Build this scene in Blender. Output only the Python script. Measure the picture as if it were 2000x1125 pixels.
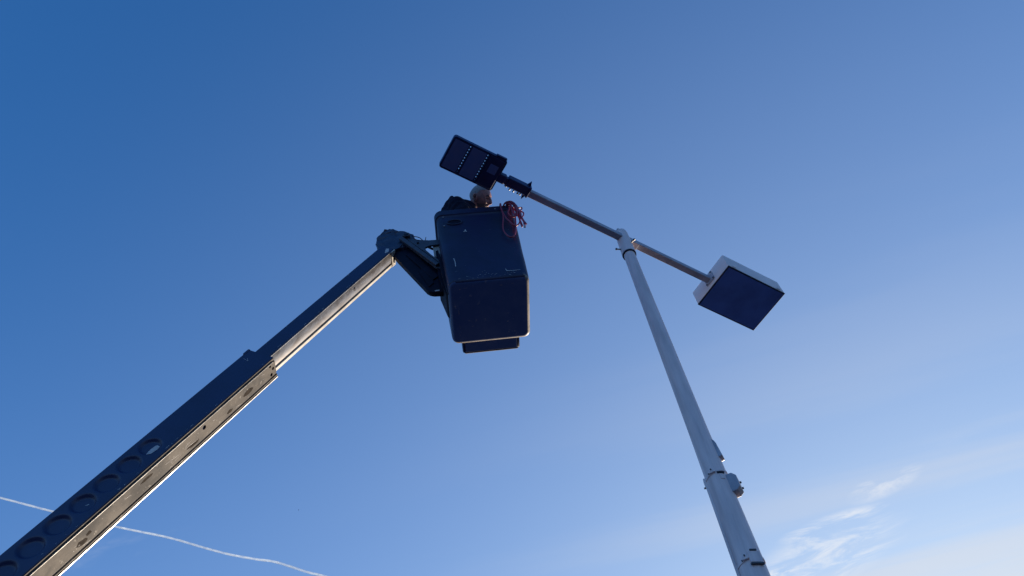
import bpy, bmesh, math, random
from mathutils import Vector, Matrix, noise
R = math.radians
random.seed(4)
for o in list(bpy.data.objects):
    bpy.data.objects.remove(o)
S = bpy.context.scene
COL = S.collection

# ------------------------------------------------------------------ camera
cam = bpy.data.cameras.new('camera')
camo = bpy.data.objects.new('camera', cam)
COL.objects.link(camo)
rt = Vector((0.99246, 0.10326, -0.06601)); up = Vector((0.12256, -0.83619, 0.53456)); fw = Vector((0.0, 0.53862, 0.84255))
m = Matrix.Identity(4)
for i in range(3):
    m[i][0], m[i][1], m[i][2] = rt[i], up[i], -fw[i]
m[2][3] = 1.6
camo.matrix_world = m
cam.sensor_width = 36; cam.lens = 27.0
cam.clip_start = 0.05; cam.clip_end = 120000
S.camera = camo

# ------------------------------------------------------------------ sun and sky
SUN_AZ, SUN_EL = R(26), R(8.5)
w = bpy.data.worlds.new('World'); S.world = w; w.use_nodes = True
N = w.node_tree.nodes; L = w.node_tree.links; N.clear()
out = N.new('ShaderNodeOutputWorld'); bg = N.new('ShaderNodeBackground'); bg.inputs['Strength'].default_value = 0.15
sky = N.new('ShaderNodeTexSky'); sky.sky_type = 'NISHITA'; sky.sun_disc = False
sky.sun_elevation = SUN_EL; sky.sun_rotation = SUN_AZ
sky.air_density = 1.0; sky.dust_density = 2.4; sky.ozone_density = 6.0; sky.altitude = 200
hs = N.new('ShaderNodeHueSaturation'); hs.inputs['Saturation'].default_value = 1.0; hs.inputs['Value'].default_value = 1.0
L.new(sky.outputs[0], hs.inputs['Color'])
tint = N.new('ShaderNodeMix'); tint.data_type = 'RGBA'; tint.blend_type = 'MULTIPLY'; tint.inputs['Factor'].default_value = 1
tint.inputs['B'].default_value = (0.77, 1.10, 1.165, 1)
L.new(hs.outputs[0], tint.inputs['A'])
tc = N.new('ShaderNodeTexCoord'); sep = N.new('ShaderNodeSeparateXYZ'); L.new(tc.outputs['Generated'], sep.inputs[0])
def wmath(op, a, b=None, clamp=False):
    n = N.new('ShaderNodeMath'); n.operation = op; n.use_clamp = clamp
    for i, v in enumerate((a, b)):
        if v is None: continue
        if isinstance(v, (int, float)): n.inputs[i].default_value = v
        else: L.new(v, n.inputs[i])
    return n.outputs[0]
def wramp(v, a, b, c=0.0, d=1.0):
    n = N.new('ShaderNodeMapRange'); n.interpolation_type = 'SMOOTHSTEP'
    L.new(v, n.inputs[0]); n.inputs[1].default_value = a; n.inputs[2].default_value = b
    n.inputs[3].default_value = c; n.inputs[4].default_value = d
    return n.outputs[0]
zz = wmath('MAXIMUM', sep.outputs[2], 0.06)
cu = wmath('DIVIDE', sep.outputs[0], zz); cv = wmath('DIVIDE', sep.outputs[1], zz)
cmb = N.new('ShaderNodeCombineXYZ'); L.new(cu, cmb.inputs[0]); L.new(cv, cmb.inputs[1])
def cloud_noise(rot, scale, detail, rough, dist, off=(0, 0, 0), sc=1.0):
    m0 = N.new('ShaderNodeMapping'); L.new(cmb.outputs[0], m0.inputs['Vector']); m0.inputs['Rotation'].default_value = (0, 0, rot)
    mp = N.new('ShaderNodeMapping'); L.new(m0.outputs[0], mp.inputs['Vector'])
    mp.inputs['Scale'].default_value = scale; mp.inputs['Location'].default_value = off
    t = N.new('ShaderNodeTexNoise'); L.new(mp.outputs[0], t.inputs['Vector'])
    t.inputs['Scale'].default_value = sc; t.inputs['Detail'].default_value = detail; t.inputs['Roughness'].default_value = rough
    t.inputs['Distortion'].default_value = dist
    return t.outputs[0]
veil_a = wramp(cloud_noise(R(10), (0.50, 4.2, 1), 5, 0.52, 0.35, (3.1, 0.7, 0)), 0.43, 0.63)
veil_b = wramp(cloud_noise(R(12), (0.3, 0.5, 1), 2, 0.5, 0.0, (1.0, 2.0, 0)), 0.35, 0.65)
wisp_f = wramp(cloud_noise(R(14), (3.2, 8.0, 1), 9, 0.62, 0.5, (0.9, 4.35, 0)), 0.55, 0.80)
wisp_m = wramp(cloud_noise(R(14), (1.5, 2.5, 1), 1, 0.5, 0.0, (5.2, 1.1, 0)), 0.55, 0.66)
low = wramp(sep.outputs[2], 0.88, 0.45)
sunward = N.new('ShaderNodeVectorMath'); sunward.operation = 'DOT_PRODUCT'
L.new(tc.outputs['Generated'], sunward.inputs[0])
sunward.inputs[1].default_value = (math.sin(SUN_AZ) * math.cos(SUN_EL), math.cos(SUN_AZ) * math.cos(SUN_EL), math.sin(SUN_EL))
pos = wmath('MAXIMUM', sunward.outputs['Value'], 0.0)
haze = wmath('ADD', wmath('MULTIPLY', wmath('POWER', pos, 2.0), 0.46), wmath('MULTIPLY', wmath('POWER', wmath('SUBTRACT', 1.0, zz), 3.0), 0.6), True)
veil = wmath('MULTIPLY', wmath('POWER', pos, 11.0), wmath('ADD', wmath('MULTIPLY', veil_a, 0.70), wmath('ADD', wmath('MULTIPLY', veil_b, 0.14), 0.64)), True)
def tuft(cx, cy, ax, ay, sa, sc_):
    du = wmath('SUBTRACT', cu, cx); dv = wmath('SUBTRACT', cv, cy)
    al = wmath('ADD', wmath('MULTIPLY', du, ax), wmath('MULTIPLY', dv, ay)); ac = wmath('SUBTRACT', wmath('MULTIPLY', dv, ax), wmath('MULTIPLY', du, ay))
    q = wmath('ADD', wmath('POWER', wmath('DIVIDE', al, sa), 2.0), wmath('POWER', wmath('DIVIDE', ac, sc_), 2.0))
    return wramp(q, 3.0, 0.0)
tn = wramp(cloud_noise(R(20), (7.0, 17.0, 1), 10, 0.66, 0.7, (0.3, 0.35, 0)), 0.42, 0.66)
tufts = wmath('MAXIMUM', wmath('MAXIMUM', tuft(0.585, 1.292, 0.95, -0.31, 0.075, 0.024), wmath('MULTIPLY', tuft(0.668, 1.190, 0.85, -0.52, 0.05, 0.026), 0.6)), wmath('MAXIMUM', wmath('MULTIPLY', tuft(0.565, 1.40, 0.8, -0.6, 0.13, 0.07), 0.65), tuft(0.475, 1.43, 0.9, -0.4, 0.05, 0.02)))
wisp = wmath('MAXIMUM', wmath('MULTIPLY', wmath('MULTIPLY', wisp_f, wisp_m), wmath('MULTIPLY', low, 0.10)), wmath('MULTIPLY', wmath('MULTIPLY', tn, tufts), 0.80))
cf = veil
mixh = N.new('ShaderNodeMix'); mixh.data_type = 'RGBA'; L.new(haze, mixh.inputs['Factor'])
L.new(tint.outputs['Result'], mixh.inputs['A']); mixh.inputs['B'].default_value = (1.67, 1.72, 1.62, 1)
mixc = N.new('ShaderNodeMix'); mixc.data_type = 'RGBA'; L.new(cf, mixc.inputs['Factor'])
L.new(mixh.outputs['Result'], mixc.inputs['A']); mixc.inputs['B'].default_value = (2.62, 2.53, 2.46, 1)
mixw = N.new('ShaderNodeMix'); mixw.data_type = 'RGBA'; L.new(wisp, mixw.inputs['Factor'])
L.new(mixc.outputs['Result'], mixw.inputs['A']); mixw.inputs['B'].default_value = (3.1, 3.1, 3.12, 1)
L.new(mixw.outputs['Result'], bg.inputs['Color']); L.new(bg.outputs[0], out.inputs[0])

sl = bpy.data.lights.new('sun', 'SUN'); sl.energy = 4.6; sl.angle = R(0.5); sl.color = (1.0, 0.84, 0.66)
so = bpy.data.objects.new('sun', sl); COL.objects.link(so)
sd = Vector((math.sin(SUN_AZ) * math.cos(SUN_EL), math.cos(SUN_AZ) * math.cos(SUN_EL), math.sin(SUN_EL)))
so.rotation_euler = sd.to_track_quat('Z', 'Y').to_euler(); so.location = (20, 20, 20)
vs = S.view_settings; vs.view_transform = 'Standard'; vs.look = 'None'; vs.exposure = 1.0; vs.gamma = 1.0; vs.use_curve_mapping = False

# ------------------------------------------------------------------ materials
def mat(name, col, rough=0.5, metal=0.0, var=0.0, scale=8.0, col2=None, bump=0.0, bscale=60.0, spec=0.5, lo=0.4, hi=0.65, stretch=None, scratch=None):
    mt = bpy.data.materials.new(name); mt.use_nodes = True
    nt = mt.node_tree; b = nt.nodes['Principled BSDF']
    b.inputs['Roughness'].default_value = rough; b.inputs['Metallic'].default_value = metal
    b.inputs['Specular IOR Level'].default_value = spec
    c2 = col2 or tuple(c * (1 - var) for c in col)
    tcn = nt.nodes.new('ShaderNodeTexCoord'); vec = tcn.outputs['Object']
    if stretch:
        mp = nt.nodes.new('ShaderNodeMapping'); nt.links.new(vec, mp.inputs['Vector'])
        mp.inputs['Rotation'].default_value = stretch[0]; mp.inputs['Scale'].default_value = stretch[1]; vec2 = mp.outputs[0]
    else: vec2 = vec
    t = nt.nodes.new('ShaderNodeTexNoise'); t.inputs['Scale'].default_value = scale; t.inputs['Detail'].default_value = 8; t.inputs['Roughness'].default_value = 0.62
    nt.links.new(vec2, t.inputs['Vector'])
    mr = nt.nodes.new('ShaderNodeMapRange'); nt.links.new(t.outputs[0], mr.inputs[0]); mr.inputs[1].default_value = lo; mr.inputs[2].default_value = hi
    mx = nt.nodes.new('ShaderNodeMix'); mx.data_type = 'RGBA'; nt.links.new(mr.outputs[0], mx.inputs['Factor'])
    mx.inputs['A'].default_value = (*col, 1); mx.inputs['B'].default_value = (*c2, 1)
    res = mx.outputs['Result']
    if scratch:
        t2 = nt.nodes.new('ShaderNodeTexNoise'); t2.inputs['Scale'].default_value = scratch[1]; t2.inputs['Detail'].default_value = 5; t2.inputs['Roughness'].default_value = 0.7
        nt.links.new(vec, t2.inputs['Vector'])
        m2 = nt.nodes.new('ShaderNodeMapRange'); nt.links.new(t2.outputs[0], m2.inputs[0]); m2.inputs[1].default_value = scratch[2]; m2.inputs[2].default_value = scratch[2] + 0.04
        x2 = nt.nodes.new('ShaderNodeMix'); x2.data_type = 'RGBA'; nt.links.new(m2.outputs[0], x2.inputs['Factor']); nt.links.new(res, x2.inputs['A'])
        x2.inputs['B'].default_value = (*scratch[0], 1); res = x2.outputs['Result']
    nt.links.new(res, b.inputs['Base Color'])
    rr = nt.nodes.new('ShaderNodeMapRange'); nt.links.new(t.outputs[0], rr.inputs[0])
    rr.inputs[3].default_value = max(0.05, rough - 0.1); rr.inputs[4].default_value = min(1, rough + 0.12)
    nt.links.new(rr.outputs[0], b.inputs['Roughness'])
    if bump:
        t3 = nt.nodes.new('ShaderNodeTexNoise'); t3.inputs['Scale'].default_value = bscale; t3.inputs['Detail'].default_value = 4
        nt.links.new(vec, t3.inputs['Vector'])
        bp = nt.nodes.new('ShaderNodeBump'); bp.inputs['Strength'].default_value = bump; bp.inputs['Distance'].default_value = 0.01
        nt.links.new(t3.outputs[0], bp.inputs['Height']); nt.links.new(bp.outputs[0], b.inputs['Normal'])
    return mt
M = {}
M['asphalt'] = mat('asphalt', (0.050, 0.070, 0.115), 0.95, spec=0.05, var=0.35, scale=0.6, bump=0.5, bscale=80)
M['pole'] = mat('pole_paint', (0.86, 0.70, 0.68), 0.45, var=0.22, scale=2.6, col2=(0.66, 0.53, 0.52), bump=0.10, bscale=35, stretch=((0, 0, 0), (6, 6, 0.7)), scratch=((0.40, 0.27, 0.20), 30, 0.735))
M['lampwhite'] = mat('lamp_housing_paint', (0.86, 0.74, 0.72), 0.42, col2=(0.76, 0.65, 0.63), scale=3, bump=0.03)
M['armpaint'] = mat('arm_paint', (0.44, 0.44, 0.50), 0.45, col2=(0.33, 0.33, 0.38), scale=6)
M['lens'] = mat('dark_lens_glass', (0.075, 0.17, 0.52), 0.12, var=0.3, scale=3)
M['gasket'] = mat('black_gasket', (0.007, 0.010, 0.028), 0.6)
M['black'] = mat('black_powder_coat', (0.009, 0.022, 0.12), 0.45, var=0.3, scale=12)
M['ledlens'] = mat('led_lens_panel', (0.11, 0.17, 0.42), 0.5, col2=(0.14, 0.18, 0.40), scale=9)
M['bucket'] = mat('bucket_fibreglass', (0.011, 0.011, 0.060), 0.45, spec=0.36, col2=(0.006, 0.007, 0.036), scale=3.5, bump=0.22, bscale=7, scratch=((0.10, 0.10, 0.12), 23, 0.735))
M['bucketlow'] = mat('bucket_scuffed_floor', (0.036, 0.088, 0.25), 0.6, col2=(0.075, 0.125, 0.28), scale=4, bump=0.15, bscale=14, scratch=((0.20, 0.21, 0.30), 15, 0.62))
M['boom'] = mat('boom_dark_paint', (0.012, 0.019, 0.078), 0.40, col2=(0.009, 0.015, 0.064), scale=4, bump=0.04, bscale=12, scratch=((0.16, 0.17, 0.20), 40, 0.755))
M['boomunder'] = mat('boom_dirty_steel', (0.080, 0.067, 0.056), 0.7, metal=0.0, spec=0.25, col2=(0.030, 0.028, 0.029), scale=4.2, bump=0.2, bscale=18, scratch=((0.22, 0.20, 0.175), 34, 0.62), lo=0.44, hi=0.60)
M['boomedge'] = mat('boom_lit_edge', (0.44, 0.42, 0.38), 0.4, metal=0.3, col2=(0.16, 0.15, 0.14), scale=22)  # pale tone paints the sunlit gleam along the boom's edges
M['inner'] = mat('boom_bright_steel', (0.26, 0.25, 0.25), 0.34, metal=0.5, col2=(0.12, 0.105, 0.10), scale=3.5, bump=0.05, bscale=10, stretch=((0, R(-25), 0), (7, 7, 0.8)))
M['innerlit'] = mat('boom_pale_strip', (0.62, 0.58, 0.50), 0.5, col2=(0.42, 0.38, 0.32), scale=9)
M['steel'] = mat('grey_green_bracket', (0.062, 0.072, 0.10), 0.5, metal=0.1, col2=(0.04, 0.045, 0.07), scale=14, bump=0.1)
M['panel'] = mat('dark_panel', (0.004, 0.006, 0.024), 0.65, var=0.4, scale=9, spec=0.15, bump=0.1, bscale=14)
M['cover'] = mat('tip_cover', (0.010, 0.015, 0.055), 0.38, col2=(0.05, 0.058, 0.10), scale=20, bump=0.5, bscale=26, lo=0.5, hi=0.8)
M['beige'] = mat('beige_plate', (0.36, 0.35, 0.33), 0.5, var=0.15)
M['chip'] = mat('bare_paint_chip', (0.55, 0.54, 0.55), 0.6, var=0.25, scale=60)
M['scuffgrey'] = mat('grey_scuff', (0.26, 0.26, 0.34), 0.7, var=0.5, scale=40)
M['sunedge'] = mat('bucket_sunlit_edge', (0.30, 0.25, 0.20), 0.5, col2=(0.12, 0.10, 0.09), scale=14, bump=0.1)  # pale tan paints the low sun's rim glow on bucket edges
M['grease'] = mat('dark_grease', (0.046, 0.040, 0.035), 0.95, spec=0.0, col2=(0.074, 0.062, 0.052), scale=60)
M['cord'] = mat('red_cord_rubber', (0.34, 0.032, 0.075), 0.4, var=0.2)
M['skin'] = mat('skin', (0.44, 0.225, 0.21), 0.55, col2=(0.30, 0.165, 0.165), scale=38, bump=0.35, bscale=150)
M['hair'] = mat('grey_hair', (0.22, 0.22, 0.24), 0.7, col2=(0.36, 0.35, 0.36), scale=160, bump=0.5, bscale=300)
M['brow'] = mat('dark_brow', (0.05, 0.045, 0.05), 0.8)
M['lip'] = mat('lips', (0.20, 0.07, 0.07), 0.5)
M['stubble'] = mat('grey_stubble', (0.12, 0.10, 0.11), 0.8, col2=(0.26, 0.22, 0.22), scale=220, bump=0.4, bscale=300)
M['eye'] = mat('dark_eye', (0.03, 0.02, 0.02), 0.15)
M['jacket'] = mat('dark_jacket_cloth', (0.008, 0.009, 0.030), 0.85, spec=0.15, var=0.4, scale=16, bump=0.5, bscale=28)
M['trousers'] = mat('dark_trouser_cloth', (0.03, 0.035, 0.05), 0.9, var=0.3)
M['boot'] = mat('brown_boot', (0.06, 0.04, 0.025), 0.6, var=0.3)
M['bolt'] = mat('dull_bolt', (0.10, 0.10, 0.11), 0.45, metal=0.6)
M['birdm'] = mat('dark_feathers', (0.03, 0.03, 0.03), 0.8)

# ------------------------------------------------------------------ helpers
ROOT = {}
def thing(name, loc, label, cat, group=None):
    o = bpy.data.objects.new(name, None); COL.objects.link(o); o.location = loc
    o['label'] = label; o['category'] = cat
    if group: o['group'] = group
    ROOT[o] = Vector(loc)
    return o
def obj(name, bm, mt, parent=None, smooth=False, label=None):
    """bm in world coordinates; becomes one mesh object under parent"""
    bmesh.ops.recalc_face_normals(bm, faces=bm.faces)
    off = Vector((0, 0, 0))
    if parent is not None:
        p = parent
        while p.parent: p = p.parent
        off = ROOT[p]
    bmesh.ops.translate(bm, verts=bm.verts, vec=-off)
    me = bpy.data.meshes.new(name); bm.to_mesh(me); bm.free()
    if smooth:
        for f in me.polygons: f.use_smooth = True
        me.set_sharp_from_angle(angle=R(38))
    me.materials.append(M[mt] if isinstance(mt, str) else mt)
    o = bpy.data.objects.new(name, me); COL.objects.link(o)
    if parent: o.parent = parent
    if label: o['label'] = label
    return o
def frame(origin, x, y, z):
    m = Matrix.Identity(4)
    for i in range(3):
        m[i][0], m[i][1], m[i][2], m[i][3] = x[i], y[i], z[i], origin[i]
    return m
def box(bm, fr, lo, hi, bev=0.0, seg=2):
    t = bmesh.new(); bmesh.ops.create_cube(t, size=1)
    lo = Vector(lo); hi = Vector(hi)
    for v in t.verts: v.co = Vector(((lo[i] + hi[i]) / 2 + v.co[i] * (hi[i] - lo[i])) for i in range(3))
    if bev: bmesh.ops.bevel(t, geom=list(t.edges), offset=bev, segments=seg, affect='EDGES', profile=0.5)
    for v in t.verts: v.co = fr @ v.co
    merge(bm, t); return bm
def merge(bm, t):
    me = bpy.data.meshes.new('tmp'); t.to_mesh(me); t.free(); bm.from_mesh(me); bpy.data.meshes.remove(me)
def prism(bm, fr, poly, a, b, axis=2, bev=0.0):
    """poly in the two axes other than axis, extruded from a to b"""
    t = bmesh.new()
    ax = [i for i in range(3) if i != axis]
    def P(p, h):
        v = [0, 0, 0]; v[ax[0]] = p[0]; v[ax[1]] = p[1]; v[axis] = h; return Vector(v)
    v0 = [t.verts.new(P(p, a)) for p in poly]; v1 = [t.verts.new(P(p, b)) for p in poly]
    n = len(poly); t.faces.new(v0[::-1]); t.faces.new(v1)
    for i in range(n): t.faces.new((v0[i], v0[(i + 1) % n], v1[(i + 1) % n], v1[i]))
    if bev: bmesh.ops.bevel(t, geom=list(t.edges), offset=bev, segments=2, affect='EDGES', profile=0.5)
    for v in t.verts: v.co = fr @ v.co
    merge(bm, t); return bm
def cyl(bm, a, b, r1, r2=None, n=20, cap=True):
    a = Vector(a); b = Vector(b); r2 = r1 if r2 is None else r2
    d = (b - a).normalized(); x = d.orthogonal().normalized(); y = d.cross(x)
    va = []; vb = []
    for i in range(n):
        t = 2 * math.pi * i / n; e = x * math.cos(t) + y * math.sin(t)
        va.append(bm.verts.new(a + e * r1)); vb.append(bm.verts.new(b + e * r2))
    for i in range(n): bm.faces.new((va[i], va[(i + 1) % n], vb[(i + 1) % n], vb[i]))
    if cap: bm.faces.new(va[::-1]); bm.faces.new(vb)
    return bm
def smooth_path(pts, k=6):
    pts = [Vector(p) for p in pts]; res = []
    for i in range(len(pts) - 1):
        p0 = pts[max(0, i - 1)]; p1 = pts[i]; p2 = pts[i + 1]; p3 = pts[min(len(pts) - 1, i + 2)]
        for j in range(k):
            t = j / k
            res.append(0.5 * ((2 * p1) + (p2 - p0) * t + (2 * p0 - 5 * p1 + 4 * p2 - p3) * t * t + (3 * p1 - p0 - 3 * p2 + p3) * t ** 3))
    res.append(pts[-1]); return res
def tube(bm, pts, rad, n=8):
    rings = []; d0 = None
    for i, p in enumerate(pts):
        d = (pts[min(i + 1, len(pts) - 1)] - pts[max(i - 1, 0)]).normalized()
        if d0 is None: x = d.orthogonal().normalized()
        else:
            x = (x - d * x.dot(d)).normalized()
        d0 = d; y = d.cross(x); r = rad(i / (len(pts) - 1)) if callable(rad) else rad
        rings.append([bm.verts.new(p + (x * math.cos(2 * math.pi * k / n) + y * math.sin(2 * math.pi * k / n)) * r) for k in range(n)])
    for a, b in zip(rings, rings[1:]):
        for k in range(n): bm.faces.new((a[k], a[(k + 1) % n], b[(k + 1) % n], b[k]))
    bm.faces.new(rings[0][::-1]); bm.faces.new(rings[-1]); return bm
def lathe(bm, c, prof, n=40):
    rings = []
    for z, r in prof:
        rings.append([bm.verts.new(Vector((c[0] + r * math.cos(2 * math.pi * k / n), c[1] + r * math.sin(2 * math.pi * k / n), z))) for k in range(n)])
    for a, b in zip(rings, rings[1:]):
        for k in range(n): bm.faces.new((a[k], a[(k + 1) % n], b[(k + 1) % n], b[k]))
    bm.faces.new(rings[0][::-1]); bm.faces.new(rings[-1]); return bm
def rrect(w, d, r, seg=6):
    pts = []
    for cx, cy, a0 in ((w / 2 - r, d / 2 - r, 0), (-w / 2 + r, d / 2 - r, 90), (-w / 2 + r, -d / 2 + r, 180), (w / 2 - r, -d / 2 + r, 270)):
        for i in range(seg + 1):
            a = R(a0 + 90 * i / seg); pts.append((cx + r * math.cos(a), cy + r * math.sin(a)))
    return pts
def hexbolt(bm, a, d, r, h):
    a = Vector(a); d = Vector(d).normalized(); cyl(bm, a, a + d * h, r, r * 0.95, 6); return bm
BM = bmesh.new

# ------------------------------------------------------------------ ground
g = BM(); s_ = 60000
vs_ = [g.verts.new(p) for p in ((-s_, -s_, 0), (s_, -s_, 0), (s_, s_, 0), (-s_, s_, 0))]; g.faces.new(vs_)
go = obj('ground', g, 'asphalt'); go['kind'] = 'structure'

# ------------------------------------------------------------------ parking-lot light pole
PX, PY = 1.020, 3.369
U = Vector((0.819, 0.574, 0)); V = Vector((-0.574, 0.819, 0)); Z = Vector((0, 0, 1))
LAT = Vector((PY, -PX, 0)).normalized()          # to the right as seen from the car park side
FRN = Vector((-PX, -PY, 0)).normalized()
lp = thing('light_pole', (PX, PY, 0), 'tall tapered white light pole carrying two lamp heads on opposite arms', 'light pole')
PR = [(0.0, 0.098), (3.0, 0.082), (3.98, 0.0715), (4.645, 0.0635), (5.01, 0.0592), (6.81, 0.0500), (7.20, 0.0478)]
def pr(z):
    for (a, ra), (b, rb) in zip(PR, PR[1:]):
        if z <= b: return ra + (rb - ra) * (z - a) / (b - a)
    return PR[-1][1]
shaft = obj('pole_shaft', lathe(BM(), (PX, PY), [(z * 0.2, pr(z * 0.2)) for z in range(37)], 56), 'pole', lp, True)
b = BM(); lathe(b, (PX, PY), [(0.0, 0.19), (0.025, 0.19), (0.03, 0.185), (0.031, 0.12), (0.12, 0.105)], 40)
obj('base_flange', b, 'pole', lp, True)
# collar with cap
b = BM(); lathe(b, (PX, PY), [(7.165, 0.0525), (7.163, 0.0600), (7.24, 0.0590), (7.40, 0.0575), (7.50, 0.0545), (7.545, 0.049), (7.56, 0.038)], 40)
collar = obj('tenon_collar', b, 'pole', lp, True)
b = BM(); lathe(b, (PX, PY), [(7.150, pr(7.15) + 0.0015), (7.1505, 0.0585), (7.1625, 0.0592)], 40)
obj('gap_ring', b, 'gasket', collar, True)
b = BM(); box(b, frame((PX, PY, 0), U, V, Z), (-0.045, -0.022, 7.555), (0.0, 0.022, 7.575), 0.004); obj('cap_lug', b, 'armpaint', collar)
for ang, zz_ in ((150, 7.245), (28, 7.29), (262, 7.235)):
    d = (LAT * math.cos(R(ang)) + FRN * math.sin(R(ang)))
    c0 = Vector((PX, PY, zz_)) + d * 0.05
    b = BM(); cyl(b, c0, c0 + d * 0.045, 0.006, n=10); hexbolt(b, c0 + d * 0.042, d, 0.0105, 0.012); obj('set_screw', b, 'bolt', collar)
# arms: square tubes
AZ = 7.42; AS = 0.029
fa = frame((PX + 0.012, PY - 0.006, AZ), U, V, Z)
b = BM(); box(b, fa, (-1.02, -AS, -AS), (-0.03, AS, AS), 0.006, 2); arm_l = obj('lamp_arm', b, 'armpaint', lp)
b = BM(); box(b, fa, (0.03, -AS, -AS), (0.945, AS, AS), 0.006, 2); arm_r = obj('lamp_arm', b, 'armpaint', lp)
b = BM(); box(b, fa, (0.042, -AS - 0.006, -0.052), (0.12, AS + 0.006, -AS - 0.003), 0.003); obj('weld_gusset', b, 'armpaint', arm_r)
b = BM(); hexbolt(b, fa @ Vector((0.085, -AS, 0.002)), -V, 0.007, 0.006); obj('arm_bolt', b, 'bolt', arm_r)
# shoebox lamp head
LC = Vector((2.063, 4.070, 0))
fl = frame(LC, U, V, Z); A2, B2 = 0.3265, 0.2305
sb = obj('shoebox_lamp_head', box(BM(), fl, (-A2, -B2, 7.312), (A2, B2, 7.503), 0.007, 3), 'lampwhite', lp, True, label='white box lamp head with dark square lens at arm end')
b = BM(); box(b, fl, (-A2 - 0.001, -B2 - 0.001, 7.303), (A2 + 0.001, B2 + 0.001, 7.3115), 0.002); obj('lens_gasket', b, 'gasket', sb)
b = BM(); box(b, fl, (-A2 + 0.012, -B2 + 0.012, 7.298), (A2 - 0.012, B2 - 0.012, 7.3028)); obj('lens', b, 'lens', sb)
b = BM(); box(b, fl, (-A2 - 0.010, -0.055, AZ - 0.06), (-A2 - 0.0005, 0.055, AZ + 0.05), 0.002); obj('arm_plate', b, 'armpaint', sb)
for q in ((-0.045, -0.05), (0.045, -0.05), (-0.045, 0.04), (0.045, 0.04)):
    b = BM(); hexbolt(b, fl @ Vector((-A2 - 0.009, q[0], AZ + q[1])), -U, 0.0085, 0.008); obj('plate_bolt', b, 'bolt', sb)
b = BM(); box(b, fl, (-A2 + 0.05, -B2 - 0.006, 7.325), (-A2 + 0.09, -B2 - 0.0005, 7.345), 0.002); obj('door_latch', b, 'lampwhite', sb)
b = BM(); box(b, fl, (A2 - 0.09, -B2 - 0.006, 7.325), (A2 - 0.05, -B2 - 0.0005, 7.345), 0.002); obj('door_latch', b, 'lampwhite', sb)
# LED head
EC = Vector((-0.188, 2.480, 0)); fe = frame(EC, U, V, Z)
LU, LV, z0, z1 = 0.241, 0.148, 7.400, 7.444
b = BM()
t = BM(); pts = rrect(2 * LU, 2 * LV, 0.022, 5)
rows = (-0.084, 0.074)
# body cut in three plates, joined by webs at each row of vents
def plate(bm, u0, u1, rnd_l=False, rnd_r=False):
    r = 0.02; poly = []
    def corner(cu, cv, a0):
        for i in range(6):
            a = R(a0 + 18 * i); poly.append((cu + r * math.cos(a), cv + r * math.sin(a)))
    if rnd_r: corner(u1 - r, LV - r, 0)
    else: poly.append((u1, LV)); 
    if not rnd_r: pass
    if rnd_l: corner(u0 + r, LV - r, 90); corner(u0 + r, -LV + r, 180)
    else: poly.append((u0, LV)); poly.append((u0, -LV))
    if rnd_r: corner(u1 - r, -LV + r, 270)
    else: poly.append((u1, -LV))
    if rnd_r and not rnd_l: pass
    prism(bm, fe, poly, z0, z1, 2, 0.003)
SW = 0.0068
plate(b, -LU, rows[0] - SW, rnd_l=True); plate(b, rows[0] + SW, rows[1] - SW); plate(b, rows[1] + SW, LU, rnd_r=True)
for ru in rows:
    n = 10; pit = 0.262 / n
    edges = [-LV] + [-0.131 + pit * (i + 0.5) + s * 0.0078 for i in range(n) for s in (-1, 1)] + [LV]
    for i in range(0, len(edges), 2):
        box(b, fe, (ru - SW - 0.001, edges[i], z0 + 0.002), (ru + SW + 0.001, edges[i + 1], z1 - 0.002 if i in (0, len(edges) - 2) else z0 + 0.018))
led = obj('led_lamp_head', b, 'black', lp, label='flat black slotted lamp head with two lens panels above the bucket')
for u0, u1 in ((-LU + 0.016, rows[0] - 0.016), (rows[0] + 0.016, rows[1] - 0.014)):
    b = BM(); prism(b, fe, [(u0 + x_ , y_) for x_, y_ in ((0, -LV + 0.018), (u1 - u0, -LV + 0.018), (u1 - u0, LV - 0.018), (0, LV - 0.018))], z0 - 0.004, z0 - 0.0005, 2, 0.0015); obj('lens_panel', b, 'ledlens', led)
b = BM(); box(b, fe, (0.090, -LV + 0.012, z0 - 0.010), (LU - 0.012, LV - 0.012, z0 - 0.0005), 0.006); drv = obj('driver_cover', b, 'black', led)
b = BM(); box(b, fe, (0.122, -0.075, z0 - 0.0125), (0.196, 0.005, z0 - 0.0102), 0.001); obj('rating_plate', b, 'ledlens', drv)
b = BM(); box(b, fe, (0.135, -LV - 0.012, z0 + 0.004), (LU - 0.01, -LV - 0.0005, z0 + 0.040), 0.006); obj('side_rib', b, 'black', led)
for i in range(9):
    b = BM(); vv = -0.12 + 0.03 * i; box(b, fe, (0.09, vv - 0.0015, z1 + 0.0005), (LU - 0.03, vv + 0.0015, z1 + 0.022)); obj('cooling_fin', b, 'black', led)
fm = frame(Vector((EC.x, EC.y, AZ)) + V * 0.012, U, V, Z)
b = BM(); box(b, fm, (0.226, -0.042, -0.030), (0.302, 0.036, 0.030), 0.009); kn = obj('knuckle_mount', b, 'black', led)
b = BM(); box(b, fm, (0.296, -0.030, -0.024), (0.345, 0.030, 0.026), 0.004); obj('pivot_block', b, 'black', kn)
b = BM(); cyl(b, fm @ Vector((0.330, 0.030, -0.004)), fm @ Vector((0.330, 0.046, -0.004)), 0.0125, n=14); obj('pivot_bolt', b, 'boomedge', kn)
b = BM(); box(b, fm, (0.322, -0.046, -0.036), (0.520, 0.036, 0.042), 0.009); sf = obj('slip_fitter', b, 'black', led)
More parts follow.
